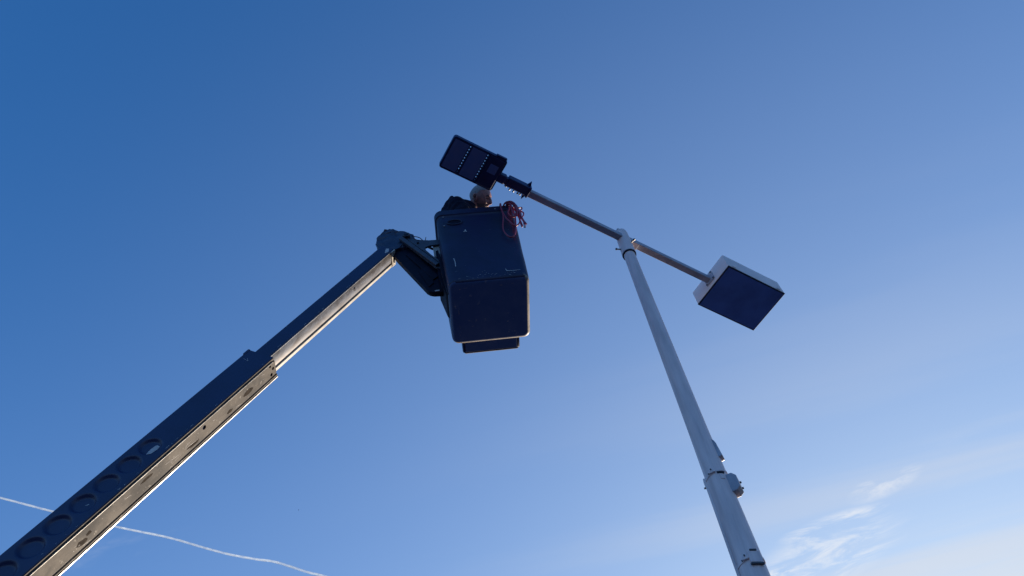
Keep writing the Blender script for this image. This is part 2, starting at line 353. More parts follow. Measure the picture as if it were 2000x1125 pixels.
for uu in (0.372, 0.408, 0.448, 0.47):
    b = BM(); c0 = fm @ Vector((uu, 0.034, -0.012)); cyl(b, c0, c0 + V * 0.022, 0.0048, n=8); hexbolt(b, c0 + V * 0.016, V, 0.0088, 0.009); obj('clamp_bolt', b, 'bolt', sf)
b = BM(); box(b, fm, (0.512, -0.052, -0.045), (0.527, 0.046, 0.05), 0.003); cl = obj('end_flange', b, 'black', sf)
b = BM(); prism(b, fm, [(0.488, 0.040), (0.520, 0.040), (0.500, 0.085)], -0.012, 0.006); obj('flange_ear', b, 'black', cl)
b = BM(); prism(b, fm, [(0.488, -0.050), (0.520, -0.050), (0.508, -0.088)], -0.004, 0.014); obj('flange_ear', b, 'black', cl)
# straps, wire guard, boxes on the shaft
def band(z, name, tilt=0.0):
    b = BM(); n = 48; r = pr(z) + 0.0035; rows_ = []
    for dz, dr in ((-0.007, -0.003), (-0.007, 0), (0.007, 0), (0.007, -0.003)):
        ring = []
        for k in range(n):
            d = LAT * math.cos(2 * math.pi * k / n) + FRN * math.sin(2 * math.pi * k / n)
            ring.append(b.verts.new(Vector((PX, PY, z + dz + tilt * d.dot(LAT))) + d * (r + dr)))
        rows_.append(ring)
    for i in range(4):
        a_, c_ = rows_[i], rows_[(i + 1) % 4]
        for k in range(n): b.faces.new((a_[k], a_[(k + 1) % n], c_[(k + 1) % n], c_[k]))
    return obj(name, b, 'pole', shaft, True)
def on_pole(ang, z, dr=0.0):
    d = LAT * math.cos(R(ang)) + FRN * math.sin(R(ang)); tt = Z.cross(d)
    return frame(Vector((PX, PY, z)) + d * (pr(z) + dr), d, tt, Z)
s1 = band(4.612, 'strap', 0.012); s2 = band(4.02, 'strap', 0.01)
for st, z, ang in ((s1, 4.612, 100), (s2, 4.022, 98)):
    f_ = on_pole(ang, z)
    b = BM(); box(b, f_, (0.002, -0.018, -0.009), (0.013, 0.018, 0.009), 0.003); obj('strap_buckle', b, 'pole', st)
    b = BM(); hexbolt(b, f_ @ Vector((0.011, 0.0, 0.011)), f_.to_3x3() @ Vector((1, 0, 0)), 0.0048, 0.008); obj('strap_bolt', b, 'bolt', st)
    b = BM(); hexbolt(b, f_ @ Vector((0.011, -0.02, -0.013)), f_.to_3x3() @ Vector((1, 0, 0)), 0.0042, 0.008); obj('strap_bolt', b, 'bolt', st)
f_ = on_pole(172, 4.60); b = BM(); box(b, f_, (-0.004, -0.016, -0.03), (0.013, 0.016, 0.024), 0.004); obj('strap_bracket', b, 'pole', s1)
b = BM(); hexbolt(b, f_ @ Vector((0.012, 0, -0.034)), f_.to_3x3() @ Vector((1, 0, 0)), 0.006, 0.01); obj('strap_bolt', b, 'bolt', s1)
wg = BM()
path = []
for i in range(20):
    z = 4.585 - i * 0.24
    if z < 0.1: break
    d = LAT * math.cos(R(163)) + FRN * math.sin(R(163)); path.append(Vector((PX, PY, z)) + d * (pr(z) + 0.0015))
tube(wg, path, 0.0115, 12); obj('wire_guard', wg, 'pole', shaft, True)
wg = BM(); path = []
for i in range(18):
    z = 5.0 - i * 0.24
    d = LAT * math.cos(R(84)) + FRN * math.sin(R(84)); path.append(Vector((PX, PY, z)) + d * (pr(z) - 0.0015))
tube(wg, path, 0.0032, 8); obj('weld_seam', wg, 'pole', shaft, True)
f_ = on_pole(6, 4.522); b = BM(); prism(b, f_, [(-0.012, -0.058), (0.022, -0.058), (0.044, -0.040), (0.044, 0.040), (0.024, 0.066), (-0.012, 0.068)], -0.034, 0.034, 1, 0.004)
jb = obj('junction_box', b, 'armpaint', lp, label='small grey box clamped to right side of shaft')
b = BM(); box(b, f_, (0.0, 0.0345, -0.056), (0.003, 0.0375, 0.066)); obj('box_seam', b, 'gasket', jb)
for q in ((0.044, -0.02), (0.044, 0.022)):
    b = BM(); hexbolt(b, f_ @ Vector((q[0], 0.02, q[1])), f_.to_3x3() @ Vector((1, 0, 0)), 0.007, 0.009); obj('box_screw', b, 'bolt', jb)
b = BM(); box(b, f_, (0.026, 0.0345, -0.004), (0.040, 0.040, 0.034), 0.002); obj('hinge_plate', b, 'bolt', jb)
f_ = on_pole(5, 4.815); b = BM(); prism(b, f_, [(-0.02, -0.085), (0.020, -0.075), (0.017, -0.045), (0.012, -0.02), (0.012, 0.025), (0.004, 0.055), (-0.02, 0.09)], -0.025, 0.025, 1, 0.003); obj('cable_boss', b, 'armpaint', lp)
f_ = on_pole(60, 4.602); b = BM(); box(b, f_, (-0.004, -0.020, -0.008), (0.006, 0.020, 0.004), 0.002); obj('vent_slot', b, 'gasket', lp)
b = BM(); box(b, f_, (-0.002, -0.012, -0.05), (0.004, 0.012, -0.012), 0.002); obj('slot_plate', b, 'pole', lp)
f_ = on_pole(62, 4.02); b = BM(); box(b, f_, (-0.01, -0.033, -0.034), (0.010, 0.033, 0.034), 0.004); hb = obj('hand_hole_cover', b, 'pole', lp)
b = BM(); box(b, f_, (0.004, -0.018, 0.0345), (0.014, 0.018, 0.043), 0.002); obj('cover_lip', b, 'bolt', hb)
b = BM(); prism(b, f_, [(-0.034, -0.044), (0.034, -0.044), (0.034, -0.036), (0.0, -0.0345), (-0.034, -0.036)], -0.002, 0.013, 0); obj('cover_lip', b, 'bolt', hb)

# ------------------------------------------------------------------ boom lift
BE = Vector((-2.344, 2.720, 4.021)); Ba = Vector((0.4247, 0.0796, 0.9018)); Bs = Vector((0.1432, -0.9895, 0.0199)); Bn = Vector((-0.8939, -0.1207, 0.4317))
T0 = -4.05
base = BE + Ba * T0
bl = thing('boom_lift', (base.x, base.y, 0), 'dark blue telescopic boom lift holding a black work bucket', 'boom lift')
fb = frame(BE, Ba, Bs, Bn)          # x along boom, y toward the viewer side, z to the boom's top
WO, HO = 0.155 / 2, 0.187 / 2; TS = 1.690
DIM = [0.767 - 0.1455 * i for i in range(10)]
def dimple(t, n):
    dep = 0.0
    for c in DIM:
        r = math.hypot(t - c, (n - 0.004) * 1.02)
        if r < 0.075:
            k = max(0.0, min(1.0, (0.066 - r) / 0.022)); k = k * k * (3 - 2 * k); dep += 0.0145 * k
            if r > 0.052: pass
    return dep
b = BM()
# side face with pressed dimples as a grid, the other three sides plain
ns = [-HO + 0.006 + (2 * HO - 0.012) * j / 34 for j in range(35)]
ts = [T0] + [-0.62 + 0.0055 * i for i in range(int((0.86 + 0.62) / 0.0055) + 1)] + [TS]
grid = [[b.verts.new(fb @ Vector((t, WO - dimple(t, n), n))) for n in ns] for t in ts]
for i in range(len(ts) - 1):
    for j in range(len(ns) - 1): b.faces.new((grid[i][j], grid[i + 1][j], grid[i + 1][j + 1], grid[i][j + 1]))
prof = [(WO, HO - 0.006), (WO - 0.0018, HO - 0.0018), (WO - 0.006, HO), (-WO + 0.006, HO), (-WO, HO - 0.006), (-WO, -HO + 0.004), (-WO + 0.004, -HO), (WO - 0.006, -HO), (WO - 0.0018, -HO + 0.0018), (WO, -HO + 0.006)]
r0 = [b.verts.new(fb @ Vector((T0, *p))) for p in prof]; r1 = [b.verts.new(fb @ Vector((TS, *p))) for p in prof]
for i in range(len(prof) - 1): b.faces.new((r0[i], r0[i + 1], r1[i + 1], r1[i]))
b.faces.new(r1)
b.faces.new(r0[::-1])
ob_ = obj('outer_boom', b, 'boom', bl, True)
b = BM(); box(b, fb, (T0, 0.0525, -HO - 0.0095), (TS - 0.02, 0.0562, -HO - 0.0005), 0.001); obj('lit_edge_bead', b, 'boomedge', ob_)
# worn steel underside plate with drilled holes
def cut_plate(name, lo, hi, holes, mt, parent):
    bmx = BM(); t0_, s0_, n0_ = lo; t1_, s1_, n1_ = hi
    me = bpy.data.meshes.new('cut'); bb = BM(); box(bb, Matrix.Identity(4), lo, hi); bmesh.ops.recalc_face_normals(bb, faces=bb.faces); bb.to_mesh(me); bb.free()
    o1 = bpy.data.objects.new('cut', me); COL.objects.link(o1); tmp = [o1]
    cb = BM()
    for (tt, ss, rr) in holes: cyl(cb, (tt, ss, n0_ - 0.05), (tt, ss, n1_ + 0.05), rr, n=20)
    bmesh.ops.recalc_face_normals(cb, faces=cb.faces)
    me2 = bpy.data.meshes.new('cut2'); cb.to_mesh(me2); cb.free()
    o2 = bpy.data.objects.new('cut2', me2); COL.objects.link(o2); tmp.append(o2)
    md = o1.modifiers.new('b', 'BOOLEAN'); md.operation = 'DIFFERENCE'; md.object = o2; md.solver = 'EXACT'
    dg = bpy.context.evaluated_depsgraph_get(); ev = o1.evaluated_get(dg); mm = bpy.data.meshes.new_from_object(ev)
    bmx.from_mesh(mm)
    for q in tmp: bpy.data.objects.remove(q)
    bmesh.ops.transform(bmx, matrix=fb, verts=bmx.verts)
    return obj(name, bmx, mt, parent)
cut_plate('underside_plate', (T0, -0.0415, -HO - 0.0075), (TS - 0.0005, 0.0522, -HO - 0.0005), [(1.046, 0.023, 0.0135), (1.640, 0.038, 0.0085), (1.664, 0.010, 0.0105), (1.642, -0.024, 0.0115), (-0.6, 0.02, 0.0135)], 'boomunder', ob_)
b = BM(); box(b, fb, (T0, 0.0562, -HO - 0.0030), (TS - 0.004, WO - 0.0035, -HO - 0.0003), 0.0006); obj('corner_wear', b, 'boomunder', ob_)
b = BM(); prism(b, fb, [(-0.0505, -HO - 0.0005), (-WO + 0.0085, -HO - 0.0005), (-WO + 0.0085, -HO - 0.0075), (-0.056, -HO - 0.0085), (-0.0505, -HO - 0.006)], T0, TS + 0.004, 0); obj('wear_rail', b, 'boomunder', ob_)
b = BM(); prism(b, fb, [(-WO + 0.008, -HO - 0.0005), (-WO + 0.002, -HO - 0.0005), (-WO - 0.001, -HO - 0.004), (-WO + 0.001, -HO - 0.010), (-WO + 0.008, -HO - 0.011)], T0, TS + 0.004, 0); obj('rail_edge', b, 'boomedge', ob_)
b = BM(); box(b, fb, (T0, -0.0500, -HO - 0.004), (TS - 0.06, -0.0422, -HO - 0.0004)); obj('rail_groove', b, 'gasket', ob_)
b = BM(); box(b, fb, (TS - 0.05, -WO - 0.002, HO - 0.012), (TS + 0.006, WO + 0.003, HO + 0.006), 0.005); obj('end_collar', b, 'boom', ob_)
def decal(name, poly, mt, par, fn):
    b = BM(); k = len(poly); cx = sum(p[0] for p in poly) / k; cy = sum(p[1] for p in poly) / k
    ring = [b.verts.new(fn(*p)) for p in poly]; mid = [b.verts.new(fn(cx + (p[0] - cx) * 0.5, cy + (p[1] - cy) * 0.5)) for p in poly]
    c = b.verts.new(fn(cx, cy))
    for i in range(k):
        j = (i + 1) % k; b.faces.new((ring[i], ring[j], mid[j], mid[i])); b.faces.new((mid[i], mid[j], c))
    o = obj(name, b, mt, par); return o
side = lambda t, n: fb @ Vector((t, WO + 0.0012 - dimple(t, n), n))
decal('paint_chip', [(0.716, -0.013), (0.738, -0.004), (0.760, -0.001), (0.790, -0.004), (0.799, -0.012), (0.796, -0.029), (0.775, -0.034), (0.748, -0.028), (0.735, -0.026)], 'chip', ob_, side)
decal('paint_chip', [(0.330, -0.004), (0.346, -0.012), (0.343, -0.017), (0.333, -0.011)], 'chip', ob_, side)
decal('paint_chip', [(1.6035, 0.062), (1.592, 0.022), (1.590, 0.0225), (1.601, 0.062)], 'chip', ob_, side)
decal('paint_chip', [(1.592, 0.022), (1.612, 0.043), (1.613, 0.041), (1.593, 0.0195)], 'chip', ob_, side)
rnd = random.Random(9)
for i in range(34):
    t = rnd.uniform(-0.3, 1.6) if i < 26 else rnd.uniform(0.78, 1.0); n = -HO + 0.0085 + abs(rnd.gauss(0, 0.004)); l = rnd.uniform(0.004, 0.016); h = rnd.uniform(0.001, 0.0028)
    decal('paint_chip', [(t, n), (t + l, n + h * rnd.uniform(-0.5, 0.5)), (t + l * 0.8, n + h), (t + l * 0.2, n + h * 0.8)], 'chip', ob_, side)
undr = lambda t, q: fb @ Vector((t, q, -HO - 0.0080))
for i in range(26):
    t = rnd.uniform(-0.2, 1.6); q = rnd.uniform(-0.036, 0.046); l = rnd.uniform(0.02, 0.12) if i % 3 == 0 else rnd.uniform(0.004, 0.02); dq = rnd.uniform(-0.016, 0.016) if i % 3 == 0 else rnd.uniform(-0.003, 0.003); w_ = rnd.uniform(0.0006, 0.0022)
    dq = max(-0.039 - q, min(0.049 - q, dq))
    decal('scratch', [(t, q), (t + l * 0.5, q + dq * 0.6), (t + l, q + dq), (t + l, q + dq + w_ * 0.4), (t + l * 0.5, q + dq * 0.6 + w_), (t, q + w_ * 0.5)], 'chip', ob_, undr)
for t, q, l, h in ((0.20, -0.012, 0.035, 0.020), (0.245, 0.006, 0.02, 0.012), (0.95, -0.02, 0.06, 0.012), (1.42, 0.0, 0.05, 0.02), (0.62, 0.022, 0.05, 0.010), (1.25, -0.018, 0.03, 0.014)):
    decal('grease_smear', [(t + l * math.cos(R(a)) * (0.7 + 0.3 * rnd.random()), q + h * math.sin(R(a)) * (0.6 + 0.4 * rnd.random())) for a in range(0, 360, 30)], 'grease', ob_, lambda t, q: fb @ Vector((t, q, -HO - 0.0078)))
# inner boom
WI, HI = 0.067, 0.0560; TT = 3.275
fi = frame(BE + Bn * 0.0, Ba, Bs, Bn)
b = BM(); prism(b, fi, [(WI, HI - 0.006), (WI - 0.002, HI - 0.002), (WI - 0.006, HI), (-WI + 0.006, HI), (-WI, HI - 0.006), (-WI, -HI + 0.004), (-WI + 0.004, -HI), (WI - 0.006, -HI), (WI, -HI + 0.006)], TS - 0.5, TT, 0)
ib = obj('inner_boom', b, 'boom', bl, False)
b = BM(); rowsP = []
K = 12
poly = [(0.0585, -HI - 0.0005), (-0.036, -HI - 0.0005)] + [(-0.036 + (0.0945) * k / K, -HI - 0.0035 - 0.006 * math.sin(math.pi * k / K)) for k in range(K + 1)]
prism(b, fi, poly, TS + 0.001, TT - 0.055, 0); us = obj('underside_plate', b, 'inner', ib, True)
b = BM(); box(b, fi, (TS + 0.001, 0.0588, -HI - 0.0050), (TT - 0.05, 0.0632, -HI - 0.0003), 0.001); obj('lit_edge_bead', b, 'boomedge', ib)
b = BM(); prism(b, fi, [(-0.0385, -HI - 0.0005), (-WI + 0.003, -HI - 0.0005), (-WI - 0.001, -HI - 0.004), (-WI + 0.002, -HI - 0.011), (-0.043, -HI - 0.012), (-0.0385, -HI - 0.008)], TS + 0.001, TT - 0.06, 0); obj('wear_rail', b, 'innerlit', ib)
b = BM(); c0 = fi @ Vector((2.683, 0.020, -HI - 0.006)); cyl(b, c0, c0 - Bn * 0.0055, 0.0125, n=18); obj('hole_disc', b, 'gasket', ib)  # black disc painted as the dark inside of a hole
b = BM(); box(b, fi, (TT - 0.052, -WI - 0.004, -HI - 0.014), (TT + 0.004, WI - 0.002, -HI - 0.0005), 0.005); obj('tip_shoe', b, 'innerlit', ib)
b = BM(); box(b, fi, (TT - 0.03, -0.045, -HI - 0.024), (TT - 0.008, -0.01, -HI - 0.0145), 0.004); obj('tip_nut', b, 'boomedge', ib)
sidei = lambda t, n: fi @ Vector((t, WI + 0.0012, n))
for i in range(30):
    t = rnd.uniform(TS + 0.1, TT - 0.1); n = (HI - 0.007 - abs(rnd.gauss(0, 0.003))) if i % 3 else (-HI + 0.0075 + abs(rnd.gauss(0, 0.004))); l = rnd.uniform(0.006, 0.03); h = rnd.uniform(0.001, 0.003)
    decal('paint_chip', [(t, n), (t + l, n + h * rnd.uniform(-0.5, 0.5)), (t + l * 0.8, n + h), (t + l * 0.2, n + h * 0.8)], 'chip', ib, sidei)
decal('paint_chip', [(TT - 0.09, -0.030), (TT - 0.05, -0.010), (TT - 0.02, 0.0), (TT - 0.01, -0.02), (TT - 0.035, -0.034), (TT - 0.06, -0.044)], 'chip', ib, sidei)
# pedestal under the boom (outside the photograph's frame)
b = BM(); lathe(b, (base.x, base.y), [(0, 0.45), (0.06, 0.45), (0.08, 0.28), (0.42, 0.24), (0.46, 0.30), (0.52, 0.30)], 40); obj('turntable', b, 'boom', bl, True)

# tip cover, bracket and panel: plates that stand in the plane of the boom
I4 = Matrix.Identity(4)
b = BM()
cap = [(-1.055, 7.135), (-1.025, 6.985), (-0.975, 6.925), (-0.885, 6.965), (-0.775, 7.005), (-0.727, 7.100), (-0.752, 7.173), (-0.84, 7.25), (-0.913, 7.318), (-0.999, 7.327), (-1.03, 7.24)]
prism(b, I4, cap, 2.932, 3.01, 1, 0.007)
bmesh.ops.triangulate(b, faces=b.faces); bmesh.ops.subdivide_edges(b, edges=list(b.edges), cuts=3, use_grid_fill=True)
bmesh.ops.triangulate(b, faces=b.faces)
for v in b.verts: v.co += noise.noise_vector(v.co * 17) * 0.013 + noise.noise_vector(v.co * 52) * 0.011
cov = obj('boom_tip_cover', b, 'cover', bl, False)
b = BM(); cyl(b, (-0.795, 2.885, 7.105), (-0.795, 2.99, 7.105), 0.030, n=22); pin = obj('pivot_pin', b, 'steel', bl, True)
b = BM(); cyl(b, (-0.795, 2.879, 7.105), (-0.795, 2.8845, 7.105), 0.017, n=18); obj('pin_end', b, 'gasket', pin)
arm = [(-0.85, 7.085), (-0.835, 7.145), (-0.78, 7.142), (-0.739, 7.066), (-0.696, 7.024), (-0.638, 7.018), (-0.534, 7.006), (-0.50, 7.00), (-0.50, 6.93), (-0.603, 6.931), (-0.640, 6.908), (-0.633, 6.857), (-0.575, 6.745), (-0.505, 6.655), (-0.505, 6.555), (-0.545, 6.568)]
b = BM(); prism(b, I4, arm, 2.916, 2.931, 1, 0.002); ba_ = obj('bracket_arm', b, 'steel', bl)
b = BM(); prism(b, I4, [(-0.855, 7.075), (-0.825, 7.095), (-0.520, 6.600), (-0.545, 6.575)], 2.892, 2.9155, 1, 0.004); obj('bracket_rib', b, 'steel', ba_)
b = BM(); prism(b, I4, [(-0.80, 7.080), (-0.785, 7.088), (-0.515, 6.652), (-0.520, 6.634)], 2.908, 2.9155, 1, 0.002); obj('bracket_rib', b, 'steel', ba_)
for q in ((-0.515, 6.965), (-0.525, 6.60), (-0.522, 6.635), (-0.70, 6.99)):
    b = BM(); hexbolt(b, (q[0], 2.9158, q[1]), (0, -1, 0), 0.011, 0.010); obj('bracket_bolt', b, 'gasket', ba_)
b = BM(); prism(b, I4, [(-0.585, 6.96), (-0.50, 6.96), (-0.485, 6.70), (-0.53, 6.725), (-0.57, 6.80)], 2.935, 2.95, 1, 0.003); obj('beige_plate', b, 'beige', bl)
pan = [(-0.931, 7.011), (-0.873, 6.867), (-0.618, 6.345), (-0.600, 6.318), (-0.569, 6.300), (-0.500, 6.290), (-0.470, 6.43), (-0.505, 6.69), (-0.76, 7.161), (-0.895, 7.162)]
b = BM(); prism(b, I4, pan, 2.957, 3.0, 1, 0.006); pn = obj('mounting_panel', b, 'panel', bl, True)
b = BM(); prism(b, I4, [(-0.80, 6.89), (-0.74, 6.91), (-0.53, 6.50), (-0.57, 6.46)], 2.946, 2.9566, 1, 0.004); obj('panel_rib', b, 'panel', pn)
b = BM(); prism(b, I4, [(-0.69, 6.62), (-0.66, 6.65), (-0.60, 6.63), (-0.565, 6.42), (-0.60, 6.37)], 2.950, 2.9566, 1, 0.003); obj('panel_rib', b, 'panel', pn)
b = BM(); box(b, I4, (-0.556, 2.950, 6.300), (-0.522, 2.9566, 6.312), 0.001); obj('reflector_tab', b, 'chip', pn)
for pth, rr in (([(-0.77, 2.96, 7.16), (-0.72, 2.95, 7.10), (-0.66, 2.945, 7.065), (-0.62, 2.95, 7.06), (-0.61, 2.96, 7.035), (-0.635, 2.97, 7.02), (-0.70, 2.98, 7.04)], 0.008), ([(-0.78, 2.975, 7.13), (-0.73, 2.97, 7.07), (-0.66, 2.97, 7.045), (-0.60, 2.98, 6.99), (-0.53, 2.98, 6.93)], 0.010), ([(-0.652, 2.945, 7.055), (-0.645, 2.94, 7.085), (-0.643, 2.94, 7.115)], 0.003), ([(-0.76, 2.93, 7.15), (-0.70, 2.93, 7.11), (-0.67, 2.935, 7.07)], 0.0035)):
    b = BM(); tube(b, smooth_path(pth), rr, 8); obj('hose', b, 'gasket', bl, True)
b = BM(); prism(b, I4, [(-0.775, 7.175), (-0.725, 7.115), (-0.69, 7.055), (-0.735, 7.045), (-0.79, 7.12)], 2.985, 3.05, 1, 0.004); obj('hose_guard', b, 'panel', bl)

# bucket
fk = Matrix(((0.994245, -0.077103, -0.074374, -0.170), (0.079367, 0.996453, 0.027974, 3.037), (0.071953, -0.033716, 0.996838, 6.084), (0, 0, 0, 1)))
WB, DB, WT, DT, BH = 0.566, 0.522, 0.626, 0.610, 1.07
def ring(bm, w, d, r, z): return [bm.verts.new(fk @ Vector((x, y, z))) for x, y in rrect(w, d, r, 7)]
b = BM(); rings = []
def at_h(z, off=0.0, rad=0.05):
    k = z / BH; return ring(b, WB + (WT - WB) * k + 2 * off, DB + (DT - DB) * k + 2 * off, rad + off, z)
rings.append(ring(b, WB - 0.064, DB - 0.064, 0.026, 0.0))
for i in range(1, 6):
    a = R(90 * i / 5); o_ = -0.031 * (1 - math.sin(a)); rings.append(ring(b, WB + 2 * o_, DB + 2 * o_, 0.052 + o_, 0.031 * (1 - math.cos(a))))
nh = 26
for i in range(1, nh): rings.append(at_h(0.031 + (BH - 0.09 - 0.031) * i / nh))
rings += [at_h(BH - 0.085), at_h(BH - 0.080, 0.004), at_h(BH - 0.074, 0.010), at_h(BH - 0.006, 0.0115), at_h(BH, 0.006), at_h(BH, -0.006), at_h(BH - 0.03, -0.008), at_h(0.05, -0.010), at_h(0.03, -0.02)]
n = len(rings[0])
for a_, c_ in zip(rings, rings[1:]):
    for k in range(n): b.faces.new((a_[k], a_[(k + 1) % n], c_[(k + 1) % n], c_[k]))
b.faces.new(rings[0][::-1]); b.faces.new(rings[-1])
# gentle moulding waviness
for v in b.verts:
    q = noise.noise_vector(v.co * 5.0) * 0.0016; v.co += q
bk = obj('bucket', b, 'bucket', bl, True, label='black fibreglass work bucket seen from below, worker inside')
bk.data.materials.append(M['bucketlow']); bk.data.materials.append(M['sunedge']); ik = fk.inverted()
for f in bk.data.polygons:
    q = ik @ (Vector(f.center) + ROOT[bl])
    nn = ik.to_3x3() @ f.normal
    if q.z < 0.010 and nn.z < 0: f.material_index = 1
    if q.z < 0.033 and nn.z < -0.05 and (nn.x > 0.30 or nn.y > 0.30) and nn.z > -0.97: f.material_index = 2  # sun glow colour only on the right and far bottom edges
b = BM(); tube(b, [fk @ Vector((x, -DT / 2 - 0.004, BH + 0.003)) for x in (-0.25, -0.15, -0.05, 0.06, 0.13)], 0.0028, 6); obj('lit_rim_edge', b, 'chip', bk)  # pale bead paints the bright lit line on the front rim
b = BM(); prism(b, fk, [(0.272, 0.085), (0.396, 0.085), (0.406, 0.10), (0.412, 0.21), (0.33, 0.30), (0.278, 0.32)], -0.212, 0.213, 0, 0.014); stp = obj('access_step', b, 'bucket', bk, True)
b = BM(); tube(b, [fk @ Vector((x, 0.398, 0.092)) for x in (-0.195, -0.1, 0, 0.1, 0.196)], 0.0085, 10); obj('sunlit_step_lip', b, 'sunedge', bk, True)  # tan lip paints a sunlit edge on the step
b = BM(); box(b, fk, (-0.19, 0.29, 0.080), (0.19, 0.385, 0.0848), 0.001); obj('step_tread', b, 'bucketlow', bk)
# recessed handle ring, fastening rivets and scuffs on the front wall
front = lambda x, z: fk @ Vector((x, -(DB + (DT - DB) * z / BH) / 2 - 0.0020, z))
pts_ = [front(-0.172 + 0.058 * math.cos(R(a)), 0.868 + 0.038 * math.sin(R(a))) for a in range(0, 361, 15)]
b = BM(); tube(b, pts_, 0.0075, 8); obj('handle_recess', b, 'bucket', bk, True)
b = BM(); c = fk.to_3x3() @ Vector((0, -1, 0)); prism(b, fk, [(-0.172 + 0.052 * math.cos(R(a)), 0.868 + 0.033 * math.sin(R(a))) for a in range(0, 360, 20)], -0.300, -0.2925, 1, 0.002); obj('handle_plate', b, 'panel', bk)
for x, z in ((-0.255, 0.965), (0.165, 1.018), (0.262, 0.93), (-0.255, 0.82)):
    b = BM(); p0 = front(x, z) - c * (-0.008 if z > 0.99 else 0.0); hexbolt(b, p0, c, 0.006, 0.004); obj('rivet', b, 'chip', bk)
def scuff(poly): decal('scuff', poly, 'chip', bk, front)
scuff([(-0.118, 0.705), (-0.106, 0.716), (-0.100, 0.742), (-0.096, 0.735), (-0.091, 0.700), (-0.097, 0.703), (-0.100, 0.712), (-0.110, 0.701)])
scuff([(-0.222, 0.315), (-0.217, 0.322), (-0.210, 0.27), (-0.211, 0.205), (-0.216, 0.205), (-0.216, 0.27)])
scuff([(0.128, 0.105), (0.132, 0.118), (0.135, 0.095), (0.133, 0.085)]); scuff([(0.133, 0.090), (0.180, 0.082), (0.232, 0.085), (0.232, 0.082), (0.180, 0.078), (0.133, 0.083)])
for i in range(46):
    x = rnd.uniform(-0.24, 0.25); z = abs(rnd.gauss(0.035, 0.02)) + 0.012 if i < 34 else rnd.uniform(0.1, 0.9); l = rnd.uniform(0.003, 0.016) if i < 34 else rnd.uniform(0.002, 0.004); h = rnd.uniform(0.001, 0.003)
    scuff([(x, z), (x + l, z + rnd.uniform(-0.002, 0.002)), (x + l * 0.8, z + h), (x + l * 0.2, z + h)])
def scuff2(poly): decal('scuff', poly, 'scuffgrey', bk, lambda x, y: fk @ Vector((x, y, -0.0012 + max(0.0, -0.222 - x) * 0.35 + max(0.0, -0.205 - y) * 0.35)))
for i in range(70):
    if i < 38: x = rnd.uniform(-0.235, 0.23); y = -0.228 + abs(rnd.gauss(0, 0.010)); l = rnd.uniform(0.01, 0.05); h = rnd.uniform(0.0015, 0.006)
    else: x = -0.240 + abs(rnd.gauss(0, 0.010)); y = rnd.uniform(-0.22, 0.2); l = rnd.uniform(0.002, 0.006); h = rnd.uniform(0.01, 0.05)
    scuff2([(x, y), (x + l * 0.6, y + h * rnd.uniform(-0.1, 0.3)), (x + l, y + h * 0.6), (x + l * 0.7, y + h), (x + l * 0.2, y + h * 0.8)])
# ribs that carry the bucket on its left side
b = BM(); prism(b, fk, [(-0.280, 0.10), (-0.300, 0.13), (-0.338, 0.38), (-0.340, 0.80), (-0.315, 0.82), (-0.288, 0.30)], -0.10, 0.10, 1, 0.006); obj('side_carrier', b, 'panel', bk)
b = BM(); prism(b, fk, [(-0.270, 0.02), (-0.292, 0.05), (-0.318, 0.35), (-0.325, 0.62), (-0.309, 0.62), (-0.286, 0.3)], -0.17, -0.1402, 1, 0.004); obj('side_rib', b, 'panel', bk)

